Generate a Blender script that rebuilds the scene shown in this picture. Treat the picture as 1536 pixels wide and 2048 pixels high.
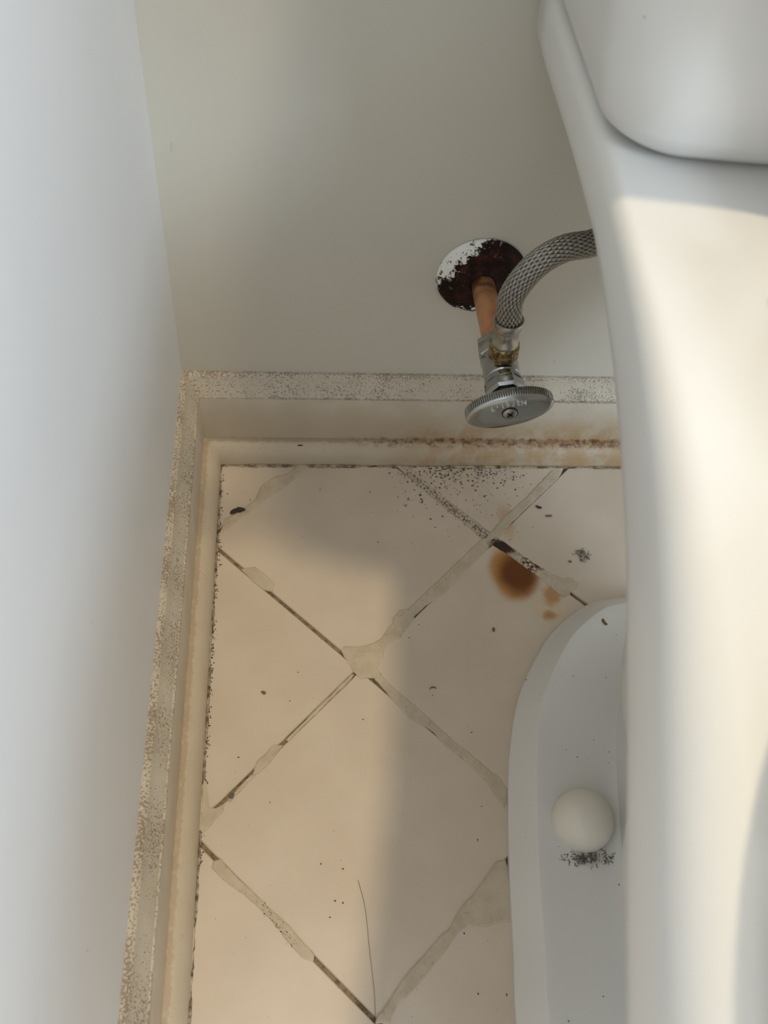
import bpy, bmesh, math, random
from mathutils import Vector, Matrix
random.seed(7)
for o in list(bpy.data.objects): bpy.data.objects.remove(o, do_unlink=True)
scene = bpy.context.scene
COL = scene.collection

# ------------------------------------------------------------------ camera
cam_d = bpy.data.cameras.new('camera'); cam = bpy.data.objects.new('camera', cam_d); COL.objects.link(cam)
RIGHT = Vector((0.9953669, -0.0562336, 0.0779906))
DOWN = Vector((0.0010454, -0.8047606, -0.5935985))
FWD = Vector((0.0961440, 0.5909299, -0.8009733))
M = Matrix((RIGHT, -DOWN, -FWD)).transposed().to_4x4()
M.translation = Vector((0.08047, -0.50, 0.58248))
cam.matrix_world = M
cam_d.sensor_fit = 'VERTICAL'; cam_d.sensor_height = 24.0; cam_d.sensor_width = 18.0
cam_d.lens = 1897.3 / 2048 * 24.0
cam_d.clip_start = 0.01; cam_d.clip_end = 50
cam_d.dof.use_dof = True; cam_d.dof.focus_distance = 0.60; cam_d.dof.aperture_fstop = 8.0
scene.camera = cam

# ------------------------------------------------------------------ world and lights
world = bpy.data.worlds.new('world'); scene.world = world; world.use_nodes = True
bg = world.node_tree.nodes['Background']
bg.inputs[0].default_value = (0.94, 0.99, 1.04, 1); bg.inputs[1].default_value = 0.98

def area_light(name, loc, target, power, col, shape, sx, sy=None):
    d = bpy.data.lights.new(name, 'AREA'); o = bpy.data.objects.new(name, d); COL.objects.link(o)
    d.energy = power; d.color = col; d.shape = shape; d.size = sx
    if sy: d.size_y = sy
    o.location = loc
    o.rotation_euler = (Vector(target) - Vector(loc)).to_track_quat('-Z', 'Y').to_euler()
    return o
# warm lamp on the ceiling over the bathroom floor
area_light('ceiling_lamp', (0.49, -0.55, 2.40), (0.49, -0.55, 0.0), 22.0, (1.0, 0.81, 0.53), 'DISK', 0.15)
# daylight from the window to the right, in front of the toilet
area_light('window_daylight', (1.9, -2.3, 1.9), (0.1, -0.2, 0.50), 45.0, (0.68, 0.84, 1.0), 'RECTANGLE', 0.9, 0.9)

scene.view_settings.view_transform = 'Standard'; scene.view_settings.look = 'None'
scene.view_settings.gamma = 1.0; scene.view_settings.use_curve_mapping = False
scene.view_settings.exposure = 0.0

# ------------------------------------------------------------------ helpers
def tag(o, label=None, cat=None, group=None, kind=None):
    if label: o['label'] = label
    if cat: o['category'] = cat
    if group: o['group'] = group
    if kind: o['kind'] = kind
    return o

def mesh(name, verts, faces, mat=None, parent=None, smooth=False, angle=None):
    me = bpy.data.meshes.new(name); me.from_pydata([tuple(v) for v in verts], [], faces); me.update()
    bm = bmesh.new(); bm.from_mesh(me); bmesh.ops.recalc_face_normals(bm, faces=bm.faces); bm.to_mesh(me); bm.free()
    if mat: me.materials.append(mat)
    if smooth:
        for p in me.polygons: p.use_smooth = True
        if angle is not None: me.set_sharp_from_angle(angle=math.radians(angle))
    o = bpy.data.objects.new(name, me); COL.objects.link(o)
    if parent: o.parent = parent
    return o

def empty(name, loc=(0, 0, 0)):
    o = bpy.data.objects.new(name, None); COL.objects.link(o); o.location = (0, 0, 0); o.empty_display_size = 0.02
    return o

def loft(rings, cap0=True, cap1=True, close=True):
    n = len(rings[0]); V = []; F = []
    for r in rings: V += [Vector(p) for p in r]
    for k in range(len(rings) - 1):
        for i in range(n if close else n - 1):
            j = (i + 1) % n
            F.append((k*n+i, k*n+j, (k+1)*n+j, (k+1)*n+i))
    if cap0: F.append(tuple(range(n))[::-1])
    if cap1: F.append(tuple(range((len(rings)-1)*n, len(rings)*n)))
    return V, F

def frame(axis):
    a = Vector(axis).normalized()
    u = a.cross(Vector((0, 0, 1)))
    if u.length < 1e-4: u = Vector((1, 0, 0))
    u.normalize(); w = u.cross(a).normalized()
    return a, u, w

def lathe(origin, axis, prof, seg=48, phase=0.0):
    """prof: list of (distance along axis, radius)"""
    a, u, w = frame(axis); O = Vector(origin); rings = []
    for t, r in prof:
        rings.append([O + a*t + (u*math.cos(phase+2*math.pi*i/seg) + w*math.sin(phase+2*math.pi*i/seg))*r for i in range(seg)])
    return loft(rings)

def box_vf(x0, x1, y0, y1, z0, z1):
    V = [(x0,y0,z0),(x1,y0,z0),(x1,y1,z0),(x0,y1,z0),(x0,y0,z1),(x1,y0,z1),(x1,y1,z1),(x0,y1,z1)]
    F = [(3,2,1,0),(4,5,6,7),(0,1,5,4),(1,2,6,5),(2,3,7,6),(3,0,4,7)]
    return V, F

def merge(parts):
    V = []; F = []
    for v, f in parts:
        o = len(V); V += list(v); F += [tuple(i+o for i in q) for q in f]
    return V, F

def catmull(P, n):
    P = [Vector(p) for p in P]; out = []
    Q = [P[0]*2-P[1]] + P + [P[-1]*2-P[-2]]
    for i in range(1, len(Q)-2):
        for k in range(n):
            t = k/n; a,b,c,d = Q[i-1],Q[i],Q[i+1],Q[i+2]
            out.append(0.5*((2*b)+(c-a)*t+(2*a-5*b+4*c-d)*t*t+(3*b-a-3*c+d)*t**3))
    out.append(P[-1]); return out

def tube(path, r, seg=16, rfun=None):
    rings = []; prev = None; s = 0.0
    for i, p in enumerate(path):
        t = (path[min(i+1, len(path)-1)] - path[max(i-1, 0)]).normalized()
        if prev is None: u = frame(t)[1]
        else: u = (prev - t*prev.dot(t)).normalized()
        prev = u; w = t.cross(u)
        if i: s += (p-path[i-1]).length
        rings.append([p + (u*math.cos(2*math.pi*k/seg)+w*math.sin(2*math.pi*k/seg))*(rfun(k/seg, s) if rfun else (r[i] if isinstance(r, list) else r)) for k in range(seg)])
    return loft(rings)

# ------------------------------------------------------------------ materials
class NT:
    def __init__(s, name):
        s.m = bpy.data.materials.new(name); s.m.use_nodes = True; s.t = s.m.node_tree
        s.b = s.t.nodes['Principled BSDF']
    def n(s, typ, **kw):
        nd = s.t.nodes.new(typ)
        for k, v in kw.items(): setattr(nd, k, v)
        return nd
    def link(s, a, b): s.t.links.new(a, b)
    def math(s, op, a, b=None, c=None, clamp=False):
        nd = s.n('ShaderNodeMath', operation=op, use_clamp=clamp)
        for i, v in enumerate((a, b, c)):
            if v is None: continue
            if isinstance(v, (int, float)): nd.inputs[i].default_value = v
            else: s.link(v, nd.inputs[i])
        return nd.outputs[0]
    def mix(s, f, a, b):
        nd = s.n('ShaderNodeMix', data_type='RGBA')
        for i, v in ((0, f), (6, a), (7, b)):
            if isinstance(v, (int, float)): nd.inputs[i].default_value = v
            elif isinstance(v, (tuple, list)): nd.inputs[i].default_value = (*v[:3], 1)
            else: s.link(v, nd.inputs[i])
        return nd.outputs[2]
    def pos(s):
        if not hasattr(s, '_p'): s._g = s.n('ShaderNodeNewGeometry'); s._p = s._g.outputs['Position']; s._x = s.n('ShaderNodeSeparateXYZ'); s.link(s._p, s._x.inputs[0])
        return s._p
    def xyz(s): s.pos(); return s._x.outputs
    def noise(s, scale, detail=3, rough=0.55, vec=None, stretch=None):
        v = vec or s.pos()
        if stretch:
            mp = s.n('ShaderNodeMapping'); mp.inputs['Scale'].default_value = stretch; s.link(v, mp.inputs[0]); v = mp.outputs[0]
        nd = s.n('ShaderNodeTexNoise'); nd.inputs['Scale'].default_value = scale; nd.inputs['Detail'].default_value = detail; nd.inputs['Roughness'].default_value = rough
        s.link(v, nd.inputs['Vector']); return nd.outputs['Fac']
    def step(s, v, lo, hi):
        nd = s.n('ShaderNodeMapRange', interpolation_type='SMOOTHSTEP')
        s.link(v, nd.inputs[0]); nd.inputs[1].default_value = lo; nd.inputs[2].default_value = hi
        return nd.outputs[0]
    def bump(s, h, strength, dist):
        nd = s.n('ShaderNodeBump'); nd.inputs['Strength'].default_value = strength; nd.inputs['Distance'].default_value = dist
        s.link(h, nd.inputs['Height']); s.link(nd.outputs[0], s.b.inputs['Normal'])
    def col(s, c):
        if isinstance(c, tuple): s.b.inputs['Base Color'].default_value = (*c, 1)
        else: s.link(c, s.b.inputs['Base Color'])
    def set(s, **kw):
        for k, v in kw.items():
            i = s.b.inputs[k.replace('_', ' ')]
            if isinstance(v, (int, float)): i.default_value = v
            else: s.link(v, i)
        return s
    def blob(s, cx, cy, rx, ry, k=0.5, ns=60):
        """soft-edged stain around (cx,cy) on the floor plane"""
        x = s.xyz(); nz = s.math('MULTIPLY', s.math('SUBTRACT', s.noise(ns, 3), 0.5), k)
        dx = s.math('DIVIDE', s.math('SUBTRACT', x[0], cx), rx); dy = s.math('DIVIDE', s.math('SUBTRACT', x[1], cy), ry)
        d = s.math('SQRT', s.math('ADD', s.math('MULTIPLY', dx, dx), s.math('MULTIPLY', dy, dy)))
        return s.math('ADD', d, nz)

def mat_wall(name, c, seed):
    m = NT(name)
    v = m.noise(7+seed, 3); f = m.step(v, 0.35, 0.7)
    base = m.mix(f, tuple(x*0.97 for x in c), c)
    sc = m.step(m.noise(140, 2, 0.6, stretch=(1, 1, 0.35)), 0.735, 0.78)
    spk = m.step(m.noise(420, 1), 0.80, 0.83)
    base = m.mix(m.math('MULTIPLY', sc, 0.30), base, (0.30, 0.27, 0.22))
    base = m.mix(m.math('MULTIPLY', spk, 0.5), base, (0.16, 0.13, 0.10))
    m.col(base); m.set(Roughness=0.42, Specular_IOR_Level=0.4)
    m.bump(m.noise(60, 4, 0.6, stretch=(1, 1, 0.5)), 0.15, 0.002); return m.m

MAT = {}
MAT['wall_l'] = mat_wall('wall_paint_lit', (0.745, 0.757, 0.772), 0)  # back wall's paint, colour made lighter and bluer to mimic window light
MAT['wall_b'] = mat_wall('wall_paint_dim', (0.57, 0.545, 0.472), 1)  # side wall's paint, colour made darker and yellower as if less lit

def mat_tile(name, rust):
    m = NT(name)
    f = m.step(m.noise(22, 3), 0.35, 0.7)
    c = m.mix(f, (0.56, 0.47, 0.372), (0.595, 0.505, 0.405))
    grime = m.step(m.noise(130, 4, 0.65), 0.60, 0.78)
    c = m.mix(m.math('MULTIPLY', grime, 0.18), c, (0.46, 0.36, 0.24))
    spk = m.step(m.noise(700, 1), 0.79, 0.82)
    c = m.mix(m.math('MULTIPLY', spk, 0.45), c, (0.16, 0.11, 0.07))
    # faint orange run-off above the crossing
    b3 = m.blob(0.2445, -0.0790, 0.007, 0.020, 0.9, 90)
    c = m.mix(m.math('MULTIPLY', m.math('SUBTRACT', 1.0, m.step(b3, 0.3, 1.2)), 0.40), c, (0.45, 0.22, 0.045))
    if rust:
        halo = m.math('SUBTRACT', 1.0, m.step(m.blob(0.2438, -0.1262, 0.0220, 0.0285, 0.3, 45), 0.60, 1.0))
        core = m.math('SUBTRACT', 1.0, m.step(m.blob(0.2468, -0.1280, 0.0190, 0.0225, 0.35, 60), 0.45, 1.05))
        c = m.mix(m.math('MULTIPLY', halo, 0.88), c, (0.40, 0.165, 0.018))
        scr = m.step(m.noise(90, 3, 0.6, stretch=(2.0, 0.35, 1)), 0.62, 0.70)
        core = m.math('MULTIPLY', core, m.math('SUBTRACT', 1.0, m.math('MULTIPLY', scr, 0.25)))
        c = m.mix(m.math('MULTIPLY', core, 0.96), c, (0.125, 0.034, 0.003))
        b2 = m.math('SUBTRACT', 1.0, m.step(m.blob(0.2690, -0.1455, 0.010, 0.012, 1.2, 80), 0.3, 1.0))
        b4 = m.math('SUBTRACT', 1.0, m.step(m.blob(0.2655, -0.1630, 0.008, 0.006, 1.2, 110), 0.3, 1.0))
        b5 = m.math('SUBTRACT', 1.0, m.step(m.blob(0.2640, -0.1560, 0.017, 0.016, 0.8, 60), 0.4, 1.1))
        c = m.mix(m.math('MULTIPLY', b5, 0.22), c, (0.60, 0.42, 0.16))
        c = m.mix(m.math('MULTIPLY', m.math('MAXIMUM', b2, b4), 0.75), c, (0.40, 0.17, 0.025))
    m.col(c); m.set(Roughness=0.38, Specular_IOR_Level=0.4)
    m.bump(m.noise(35, 2), 0.12, 0.001); return m.m
MAT['tile'] = mat_tile('cream_tile', False)
MAT['tile_rust'] = mat_tile('cream_tile_rust_stained', True)

m = NT('grout_bed')
c = m.mix(m.step(m.noise(160, 4, 0.7), 0.4, 0.65), (0.30, 0.22, 0.13), (0.13, 0.085, 0.045))
m.col(c); m.set(Roughness=0.95); MAT['grout'] = m.m

m = NT('grout_smear')
c = m.mix(m.step(m.noise(70, 4, 0.65), 0.35, 0.7), (0.535, 0.45, 0.34), (0.45, 0.37, 0.265))
c = m.mix(m.math('MULTIPLY', m.step(m.noise(330, 3, 0.7), 0.60, 0.72), 0.5), c, (0.27, 0.19, 0.10))
# black and rusty mould on the joint right of the crossing
mold = m.math('SUBTRACT', 1.0, m.step(m.blob(0.2385, -0.1035, 0.015, 0.010, 0.9, 220), 0.45, 1.0))
c = m.mix(mold, c, (0.035, 0.016, 0.008))
mold2 = m.math('MULTIPLY', m.math('SUBTRACT', 1.0, m.step(m.blob(0.2580, -0.1190, 0.018, 0.014, 1.0, 150), 0.3, 1.0)), m.step(m.noise(330, 2, 0.7), 0.46, 0.58))
c = m.mix(mold2, c, (0.07, 0.028, 0.010))
mold3 = m.math('MULTIPLY', m.math('SUBTRACT', 1.0, m.step(m.blob(0.2030, -0.0640, 0.045, 0.045, 0.6, 60), 0.4, 1.0)), m.step(m.noise(420, 2, 0.7), 0.55, 0.62))
c = m.mix(m.math('MULTIPLY', mold3, 0.65), c, (0.12, 0.07, 0.035))
m.col(c); m.set(Roughness=0.85); m.bump(m.noise(400, 4, 0.7), 0.6, 0.0008); MAT['smear'] = m.m

def mat_board(name, rust):
    m = NT(name); x = m.xyz()
    c = m.mix(m.step(m.noise(30, 3), 0.35, 0.7), (0.50, 0.445, 0.355), (0.56, 0.505, 0.415))
    nz = m.n('ShaderNodeSeparateXYZ'); m.link(m._g.outputs['Normal'], nz.inputs[0])
    up = m.math('MULTIPLY', m.step(nz.outputs[2], 0.25, 0.8), m.math('ADD', 0.50, m.math('MULTIPLY', m.step(x[2], 0.03, 0.05), 0.5)))
    hi = m.step(x[2], 0.058, 0.064)
    low = m.noise(28, 3, 0.6)
    dust = m.math('ADD', m.math('MULTIPLY', up, 0.10), m.math('ADD', m.math('MULTIPLY', hi, 0.14), m.math('MULTIPLY', m.math('SUBTRACT', low, 0.5), 0.5)))
    fine = m.math('ADD', m.noise(820, 2, 0.6), dust)
    spk = m.step(fine, 0.73, 0.79)
    c = m.mix(m.math('MULTIPLY', spk, 0.72), c, (0.17, 0.12, 0.075))
    film = m.step(m.math('ADD', m.noise(90, 4, 0.7), dust), 0.58, 0.85)
    c = m.mix(m.math('MULTIPLY', film, 0.10), c, (0.40, 0.30, 0.19))
    # grimy seam where the shoe moulding meets the board, and the ledge line
    for z0, w, amt in ((0.0184, 0.0008, 0.45), (0.0622, 0.0006, 0.45)):
        d = m.math('ABSOLUTE', m.math('SUBTRACT', x[2], z0))
        d = m.math('ADD', m.math('DIVIDE', d, w), m.math('MULTIPLY', m.math('SUBTRACT', m.noise(170, 4, 0.75), 0.5), 3.2))
        c = m.mix(m.math('MULTIPLY', m.math('SUBTRACT', 1.0, m.step(d, 0.1, 0.9)), amt), c, (0.15, 0.095, 0.05))
    if rust:
        lo = m.math('SUBTRACT', 1.0, m.step(m.math('ADD', x[2], m.math('MULTIPLY', m.noise(60, 3), 0.012)), 0.035, 0.072))
        c = m.mix(m.math('MULTIPLY', lo, 0.42), c, (0.40, 0.31, 0.195))
        fx = m.math('MULTIPLY', m.step(x[0], 0.13, 0.22), m.math('SUBTRACT', 1.0, m.step(x[2], 0.022, 0.048)))
        fx = m.math('MULTIPLY', fx, m.step(m.noise(55, 4, 0.65), 0.30, 0.62))
        c = m.mix(m.math('MULTIPLY', fx, 0.65), c, (0.36, 0.20, 0.07))
        fz = m.math('MULTIPLY', m.step(x[0], 0.11, 0.17), m.math('SUBTRACT', 1.0, m.step(m.math('ABSOLUTE', m.math('SUBTRACT', x[2], 0.0185)), 0.0006, 0.0030)))
        fz = m.math('MULTIPLY', fz, m.step(m.noise(210, 4, 0.75), 0.44, 0.62))
        c = m.mix(m.math('MULTIPLY', fz, 0.85), c, (0.13, 0.045, 0.015))
    else:
        lo = m.math('SUBTRACT', 1.0, m.step(m.math('ADD', x[2], m.math('MULTIPLY', m.noise(80, 3), 0.01)), 0.035, 0.068))
        c = m.mix(m.math('MULTIPLY', lo, 0.40), c, (0.50, 0.37, 0.225))
    m.col(c); m.set(Roughness=0.50); m.bump(m.noise(260, 4, 0.65), 0.35, 0.0008); return m.m
MAT['board_b'] = mat_board('dirty_white_trim_back', True)
MAT['board_l'] = mat_board('dirty_white_trim_left', False)

m = NT('dirty_caulk')
c = m.mix(m.step(m.noise(120, 4, 0.75), 0.40, 0.62), (0.42, 0.34, 0.23), (0.09, 0.06, 0.035))
m.col(c); m.set(Roughness=0.9); m.bump(m.noise(500, 3), 0.6, 0.001); MAT['caulk'] = m.m

m = NT('white_porcelain')
c = m.mix(m.step(m.noise(14, 3), 0.3, 0.7), (0.675, 0.664, 0.632), (0.695, 0.684, 0.655))
sp = m.step(m.noise(260, 1), 0.815, 0.835)
c = m.mix(m.math('MULTIPLY', sp, 0.5), c, (0.30, 0.24, 0.18))
m.col(c); m.set(Roughness=0.30, Specular_IOR_Level=0.45, Coat_Weight=0.15, Coat_Roughness=0.15); MAT['china'] = m.m

m = NT('white_seat_plastic'); m.col((0.80, 0.80, 0.78)); m.set(Roughness=0.3); MAT['plastic'] = m.m
m = NT('cream_cap_plastic')
m.col(m.mix(m.step(m.noise(30, 2), 0.4, 0.65), (0.72, 0.685, 0.60), (0.70, 0.66, 0.57))); m.set(Roughness=0.35); MAT['cap'] = m.m

m = NT('chrome')
r = m.math('ADD', 0.10, m.math('MULTIPLY', m.step(m.noise(120, 4, 0.65), 0.45, 0.75), 0.22))
m.col((0.40, 0.41, 0.405)); m.set(Metallic=1.0, Roughness=r); MAT['chrome'] = m.m
m = NT('bright_letter_metal'); m.col((0.86, 0.86, 0.84)); m.set(Metallic=1.0, Roughness=0.28); MAT['bright'] = m.m  # lighter metal than the handle chrome, so the lettering stands out
m = NT('dull_steel')
c = m.mix(m.step(m.noise(180, 3, 0.6), 0.4, 0.7), (0.44, 0.43, 0.40), (0.30, 0.275, 0.23)); m.col(c); m.set(Metallic=1.0, Roughness=0.34); MAT['steel'] = m.m
m = NT('tarnished_brass')
c = m.mix(m.step(m.noise(300, 3, 0.7), 0.42, 0.66), (0.13, 0.10, 0.05), (0.42, 0.31, 0.13)); m.col(c); m.set(Metallic=0.9, Roughness=0.42); m.bump(m.noise(400, 3), 0.4, 0.001); MAT['brass'] = m.m
m = NT('copper')
c = m.mix(m.step(m.noise(70, 4, 0.6), 0.35, 0.7), (0.66, 0.34, 0.19), (0.56, 0.25, 0.12))
x = m.xyz()
ring = m.math('MULTIPLY', m.step(x[1], -0.034, -0.012), m.step(m.noise(120, 4, 0.7, stretch=(0.7, 1.8, 0.7)), 0.36, 0.60))
c = m.mix(m.math('MULTIPLY', ring, 0.9), c, (0.16, 0.075, 0.025))
m.col(c); m.set(Metallic=0.75, Roughness=0.42); MAT['copper'] = m.m
m = NT('black_rubber_and_shade'); m.col((0.012, 0.011, 0.010)); m.set(Roughness=0.7); MAT['rubber'] = m.m  # rubber and stem; also the painted shade of screw recess and slot
m = NT('braided_wire'); m.col(m.mix(m.noise(500, 2), (0.25, 0.24, 0.205), (0.40, 0.38, 0.335))); m.set(Metallic=0.85, Roughness=0.45); MAT['braid'] = m.m
m = NT('black_dirt'); m.col(m.mix(m.noise(600, 2), (0.018, 0.013, 0.009), (0.06, 0.045, 0.03))); m.set(Roughness=0.9); MAT['dirt'] = m.m
m = NT('grey_dust'); m.col((0.13, 0.11, 0.085)); m.set(Roughness=1.0); MAT['dust'] = m.m
m = NT('brown_crumb'); m.col((0.20, 0.11, 0.05)); m.set(Roughness=0.9); MAT['crumb'] = m.m

# rusted escutcheon with flakes of white wall paint left on it
EX, EZ = 0.2062, 0.1722
m = NT('rusted_plate_with_white_paint'); x = m.xyz()
u = m.math('DIVIDE', m.math('SUBTRACT', x[0], EX), 0.030); w = m.math('DIVIDE', m.math('SUBTRACT', x[2], EZ), 0.030)
rust = m.mix(m.step(m.noise(110, 4, 0.7), 0.42, 0.68), (0.010, 0.0045, 0.003), (0.042, 0.012, 0.007))
rust = m.mix(m.math('MULTIPLY', m.step(m.noise(240, 3, 0.7), 0.62, 0.72), 0.6), rust, (0.17, 0.085, 0.045))
rad = m.math('SQRT', m.math('ADD', m.math('MULTIPLY', u, u), m.math('MULTIPLY', w, w)))
# paint survives to the upper left and along the lower rim
side = m.math('ADD', m.math('MULTIPLY', u, -0.78), m.math('MULTIPLY', w, 0.62))
low_ = m.math('ADD', m.math('MULTIPLY', u, -0.05), m.math('MULTIPLY', w, -0.90))
nzz = m.math('MULTIPLY', m.math('SUBTRACT', m.noise(190, 6, 0.78), 0.5), 1.75)
p1 = m.step(m.math('ADD', side, nzz), 0.70, 0.76)
p2 = m.step(m.math('ADD', low_, nzz), 0.78, 0.84)
p3 = m.step(m.math('ADD', rad, m.math('MULTIPLY', nzz, 0.35)), 1.0, 1.03)
p3 = m.math('MULTIPLY', p3, m.math('SUBTRACT', 1.0, m.step(u, 0.1, 0.5)))
pm = m.math('MAXIMUM', m.math('MAXIMUM', p1, p2), p3)
c = m.mix(pm, rust, (0.80, 0.79, 0.75))
m.col(c); m.set(Roughness=m.math('ADD', 0.62, m.math('MULTIPLY', pm, 0.15)), Specular_IOR_Level=0.15); m.bump(m.math('ADD', pm, m.math('MULTIPLY', m.noise(300, 3), 0.5)), 0.5, 0.0006)
MAT['plate'] = m.m

# ------------------------------------------------------------------ the setting
XR, YF, ZT = 1.7, -1.7, 2.5
V, F = box_vf(-0.10, 0.0, YF, 0.10, -0.02, ZT)
tag(mesh('wall_left', V, F, MAT['wall_l']), 'off-white painted side wall on the left, smooth, window light mixed into its colour', kind='structure')
V, F = box_vf(0.0, XR, 0.0, 0.10, -0.02, ZT)
tag(mesh('wall_back', V, F, MAT['wall_b']), 'painted back wall, dimmer light put into its colour, with the water pipe coming out', kind='structure')
V, F = box_vf(0.0, XR, YF, 0.0, -0.03, -0.0022)
floor = tag(mesh('floor', V, F, MAT['grout']), 'cream square floor tiles laid diagonally with stained joints', kind='structure')

# tiles, each its own piece, clipped by the walls
S = 0.1524; OX, OY, TH = 0.12635, -0.20266, -0.779363
E1 = Vector((math.cos(TH), math.sin(TH))); E2 = Vector((-math.sin(TH), math.cos(TH))); OO = Vector((OX, OY))
def clip(poly, nx, ny, c):
    out = []
    for i in range(len(poly)):
        a, b = poly[i], poly[(i+1) % len(poly)]
        da, db = a.x*nx+a.y*ny-c, b.x*nx+b.y*ny-c
        if da >= 0: out.append(a)
        if (da >= 0) != (db >= 0): out.append(a + (b-a)*(da/(da-db)))
    return out
def inset(poly, d):
    n = len(poly); out = []
    area = sum(poly[i].x*poly[(i+1)%n].y-poly[(i+1)%n].x*poly[i].y for i in range(n))
    sg = 1 if area > 0 else -1
    for i in range(n):
        a, b, c = poly[i-1], poly[i], poly[(i+1) % n]
        e, f = (b-a).normalized(), (c-b).normalized()
        n1 = Vector((-e.y, e.x))*sg; n2 = Vector((-f.y, f.x))*sg
        h = n1+n2
        if h.length < 1e-6: h = n1
        h.normalize(); out.append(b + h*(d/max(0.35, h.dot(n1))))
    return out
GAP = 0.0026
rt = random.Random(3)
for i in range(-7, 9):
    for j in range(-8, 8):
        c0 = OO + E1*(S*i) + E2*(S*j); g = GAP/2
        poly = [c0+E1*g+E2*g, c0+E1*(S-g)+E2*g, c0+E1*(S-g)+E2*(S-g), c0+E1*g+E2*(S-g)]
        for nx, ny, cc in ((1,0,0.013), (0,-1,0.013), (-1,0,-1.05), (0,1,-1.15)):
            poly = clip(poly, nx, ny, cc)
            if len(poly) < 3: break
        if len(poly) < 3: continue
        ar = abs(sum(poly[k].x*poly[(k+1)%len(poly)].y-poly[(k+1)%len(poly)].x*poly[k].y for k in range(len(poly))))/2
        if ar < 2e-4: continue
        zz = rt.uniform(-0.0003, 0.0003)
        if i == 0 and j == 0 : zz = 0.0002
        top = inset(poly, 0.0007)
        V, F = loft([[(p.x,p.y,-0.0022) for p in poly], [(p.x,p.y,zz-0.0007) for p in poly], [(p.x,p.y,zz) for p in top]])
        mesh('tile', V, F, MAT['tile_rust'] if (i == 0 and j == 0) else MAT['tile'], floor)

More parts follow.
